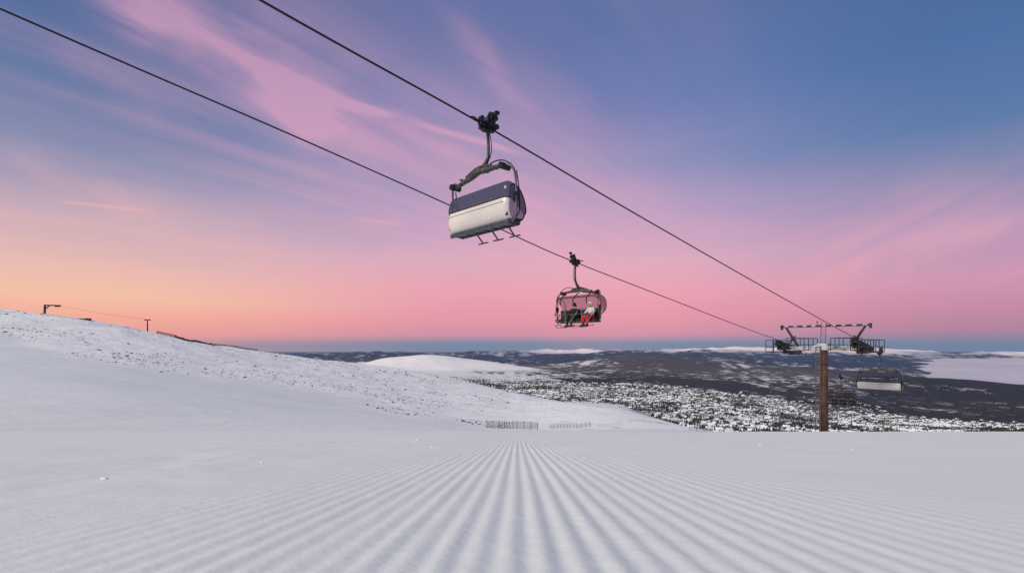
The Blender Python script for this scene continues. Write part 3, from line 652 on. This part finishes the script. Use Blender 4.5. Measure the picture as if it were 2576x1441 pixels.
for s_, T in ((-1,LT),(1,RT)):
    sh = MB(); X0 = s_*3.1
    def rz_(y_): return H-ZR+float(np.interp(-y_, [q[0] for q in T], [q[1] for q in T]))
    ysw = np.linspace(-3.0,3.4,12)
    sh.tube([(X0-.14,y_,rz_(y_)-.42) for y_ in (-3.1,-1.5,0,1.5,3.5)], .12, 6); sh.tube([(X0+.14,y_,rz_(y_)-.42) for y_ in (-3.1,-1.5,0,1.5,3.5)], .10, 6)
    sh.box((X0,-1.5,rz_(-1.5)-.62),(.36,2.0,.34)); sh.box((X0,1.7,rz_(1.7)-.64),(.36,2.0,.34)); sh.box((X0,0,H-.72),(.6,1.4,.5))
    so = sh.build('sheave_train', M['black'], tw)
    for y_ in ysw:
        w = MB(); w.tube([(X0-.08,y_,rz_(y_)-.26),(X0+.08,y_,rz_(y_)-.26)], .23, 14); w.build('sheave', M['rubber'], so)
    for x0, x1, yl, yh in ((2.65,1.1,-1.9,1.9),(3.5,4.15,-2.9,2.9)):
        xa, xb = sorted((s_*x0, s_*x1)); zf = H-.66 if x0 < 3 else H-.84
        cw = MB(); cw.box(((xa+xb)/2,0,zf),(xb-xa,yh-yl,.09)); cwo = cw.build('catwalk', M['frost'] if x0 < 3 else M['towerdark'], tw)
        ra = MB()
        for h_ in (.5,1.12):
            for xx_ in (xa,xb): ra.bar((xx_,yl,zf+h_),(xx_,yh,zf+h_),.034)
            for yy_ in (yl,yh): ra.bar((xa,yy_,zf+h_),(xb,yy_,zf+h_),.034)
        for xx_ in (xa,xb):
            for yy_ in np.linspace(yl,yh,4): ra.bar((xx_,yy_,zf),(xx_,yy_,zf+1.12),.034)
        ra.build('railing', M['towerdark'], cwo)
# ------------------------------------------------------------------ world
w = bpy.data.worlds.new('World'); SC.world = w; w.use_nodes = True; nt = w.node_tree; nt.nodes.clear()
tcn = nt.nodes.new('ShaderNodeTexCoord'); sep = nt.nodes.new('ShaderNodeSeparateXYZ'); nt.links.new(tcn.outputs['Generated'], sep.inputs[0])
x, y, z = (S(nt, sep.outputs[i]) for i in range(3))
hor = (x*x+y*y).m('SQRT').m('MAXIMUM', .02); e = (z/hor); az = x.m('ARCTAN2', y)
wob = noise(nt, comb(nt, az*1.2, e*4.), 1.6, 4)
ee = (e+(wob-.5)*.12*smooth(e, .02, .25)).m('MAXIMUM', 0.)
mid = ramp(ee, [(0,(116,134,160)),(.006,(126,136,164)),(.020,(204,142,164)),(.05,(226,146,166)),(.10,(230,158,174)),(.16,(218,168,188)),(.24,(182,156,192)),(.34,(134,140,184)),(.46,(102,122,174)),(.60,(90,112,162)),(1,(84,104,152))])
lef = ramp(ee, [(0,(175,145,162)),(.015,(230,156,152)),(.04,(240,168,152)),(.075,(243,190,162)),(.12,(232,184,174)),(.18,(204,172,182)),(.25,(156,150,178)),(.35,(108,126,166)),(.5,(86,108,154)),(.7,(80,100,144)),(1,(78,98,142))])
rig = ramp(ee, [(0,(112,128,158)),(.006,(122,130,158)),(.022,(172,126,154)),(.06,(196,134,163)),(.10,(202,146,174)),(.16,(176,146,180)),(.24,(128,134,172)),(.33,(92,120,166)),(.45,(76,110,160)),(.6,(72,104,150)),(1,(70,98,142))])
base = mixc(nt, smooth(az, -.05, -.72), mid, lef); base = mixc(nt, smooth(az, .25, .78), base, rig)
zz = z.m('MAXIMUM', .03); u_ = (x*.80-y*.60)/zz; v_ = (x*.60+y*.80)/zz
n1_ = noise(nt, comb(nt, u_*1.3, v_*.11), 1.3, 7, .58, .3); n2_ = noise(nt, comb(nt, u_*.35+7, v_*.10+3), 1.0, 3)
cm = smooth(n1_, .42, .72)*smooth(n2_, .36, .60)*smooth(e, .05, .16)*.38
yy = y.m('MAXIMUM', .02); ga = x/yy; ge = z/yy; front = smooth(y, .02, .15)
al = ga*.88-ge*.47; ac = ga*.47+ge*.88
fib = noise(nt, comb(nt, al*1.2, ac*9.), 1.6, 6, .55, .4); fib2 = noise(nt, comb(nt, ga*1.5, ge*1.5, 4.), 2.2, 3)
fibr = noise(nt, comb(nt, (ga*.9+ge*.42)*1.2, (ge*.9-ga*.42)*9., 9.), 1.6, 6, .55, .4)
def streak(p0, p1, wd, st, wobble=.02, soft=.18):
    a0, e0 = (p0[0]-1288)/F, (HZ-p0[1])/F; a1, e1 = (p1[0]-1288)/F, (HZ-p1[1])/F
    L = math.hypot(a1-a0, e1-e0); dx, dy = (a1-a0)/L, (e1-e0)/L
    s_ = ((ga-a0)*dx+(ge-e0)*dy)/L; d = (ga-a0)*-dy+(ge-e0)*dx+(fib2-.5)*wobble*2
    g = ((d*d)*(-1./(wd/F)**2)).m('EXPONENT')
    return g*smooth(s_, 0, soft)*smooth(s_, 1, 1-soft)*st*front
streaks = streak((60,-200),(900,340),72,.62,.08)*smooth(fib, .18, .70)
for a_ in (((-80,370),(520,560),40,.34,.05,.3), ((1060,-60),(1400,420),34,.34,.06,.3), ((60,60),(700,360),56,.24,.08,.3), ((560,130),(1550,680),75,.50,.09,.25), ((150,-120),(1000,420),120,.26,.1,.3)):
    streaks = streaks+streak(*a_)*smooth(fib, .20, .74)
streaks = streaks+streak((540,100),(1800,800),170,.30,.12,.25)+streak((1100,80),(1900,760),120,.14,.12,.3)
for a_ in (((2760,440),(1800,780),80,.46,.10,.4), ((2700,560),(1900,760),50,.34,.10,.4), ((2700,300),(2100,600),50,.16,.1,.4)):
    streaks = streaks+streak(*a_)*smooth(fibr, .18, .74)
streaks = streaks+streak((620,188),(1030,298),10,.9,.015,.3)+streak((1000,295),(1340,400),8,.55,.012,.3)+streak((120,503),(400,530),4,.45,.006,.3)+streak((860,548),(1060,574),6,.38,.008,.35)
cloud = (cm+streaks).m('MINIMUM', .85)
cc = ramp(e.m('MAXIMUM', 0.), [(0,(238,152,165)),(.12,(238,168,180)),(.25,(226,168,188)),(.45,(204,156,186)),(.7,(180,142,178)),(1,(165,135,170))])
ccl = mixc(nt, smooth(az, -.2, -.8)*smooth(e, .35, .1), cc, lin((242,190,170)))
final = mixc(nt, cloud, base, ccl)
bg = nt.nodes.new('ShaderNodeBackground'); nt.links.new(final.k, bg.inputs[0]); bg.inputs[1].default_value = 1.0
sk = nt.nodes.new('ShaderNodeTexSky'); sk.sky_type = 'NISHITA'; sk.sun_disc = False; sk.sun_elevation = math.radians(38); sk.sun_rotation = math.radians(233)
bg2 = nt.nodes.new('ShaderNodeBackground'); nt.links.new(sk.outputs[0], bg2.inputs[0]); bg2.inputs[1].default_value = .004
ad = nt.nodes.new('ShaderNodeAddShader'); nt.links.new(bg.outputs[0], ad.inputs[0]); nt.links.new(bg2.outputs[0], ad.inputs[1])
out = nt.nodes.new('ShaderNodeOutputWorld'); nt.links.new(ad.outputs[0], out.inputs[0])
# ------------------------------------------------------------------ sun and camera
sl = bpy.data.lights.new('sun', 'SUN'); sl.energy = 2.65; sl.angle = math.radians(20); sl.color = (1, .96, .80)
so = bpy.data.objects.new('sun', sl); COL.objects.link(so)
d = Vector((.72,.55,-.72)).normalized(); so.rotation_euler = d.to_track_quat('-Z','Y').to_euler()
cd = bpy.data.cameras.new('camera'); cam = bpy.data.objects.new('camera', cd); COL.objects.link(cam)
cd.sensor_width = 36; cam.location = (0,0,0); cam.rotation_euler = (math.pi/2,0,0); cd.clip_start = .02; cd.clip_end = 200000
cd.lens = 18; cd.shift_y = (HZ-720.5)/2576
cd.dof.use_dof = True; cd.dof.focus_distance = 14; cd.dof.aperture_fstop = 6
SC.camera = cam
SC.view_settings.view_transform = 'Standard'; SC.view_settings.look = 'None'; SC.view_settings.exposure = 0
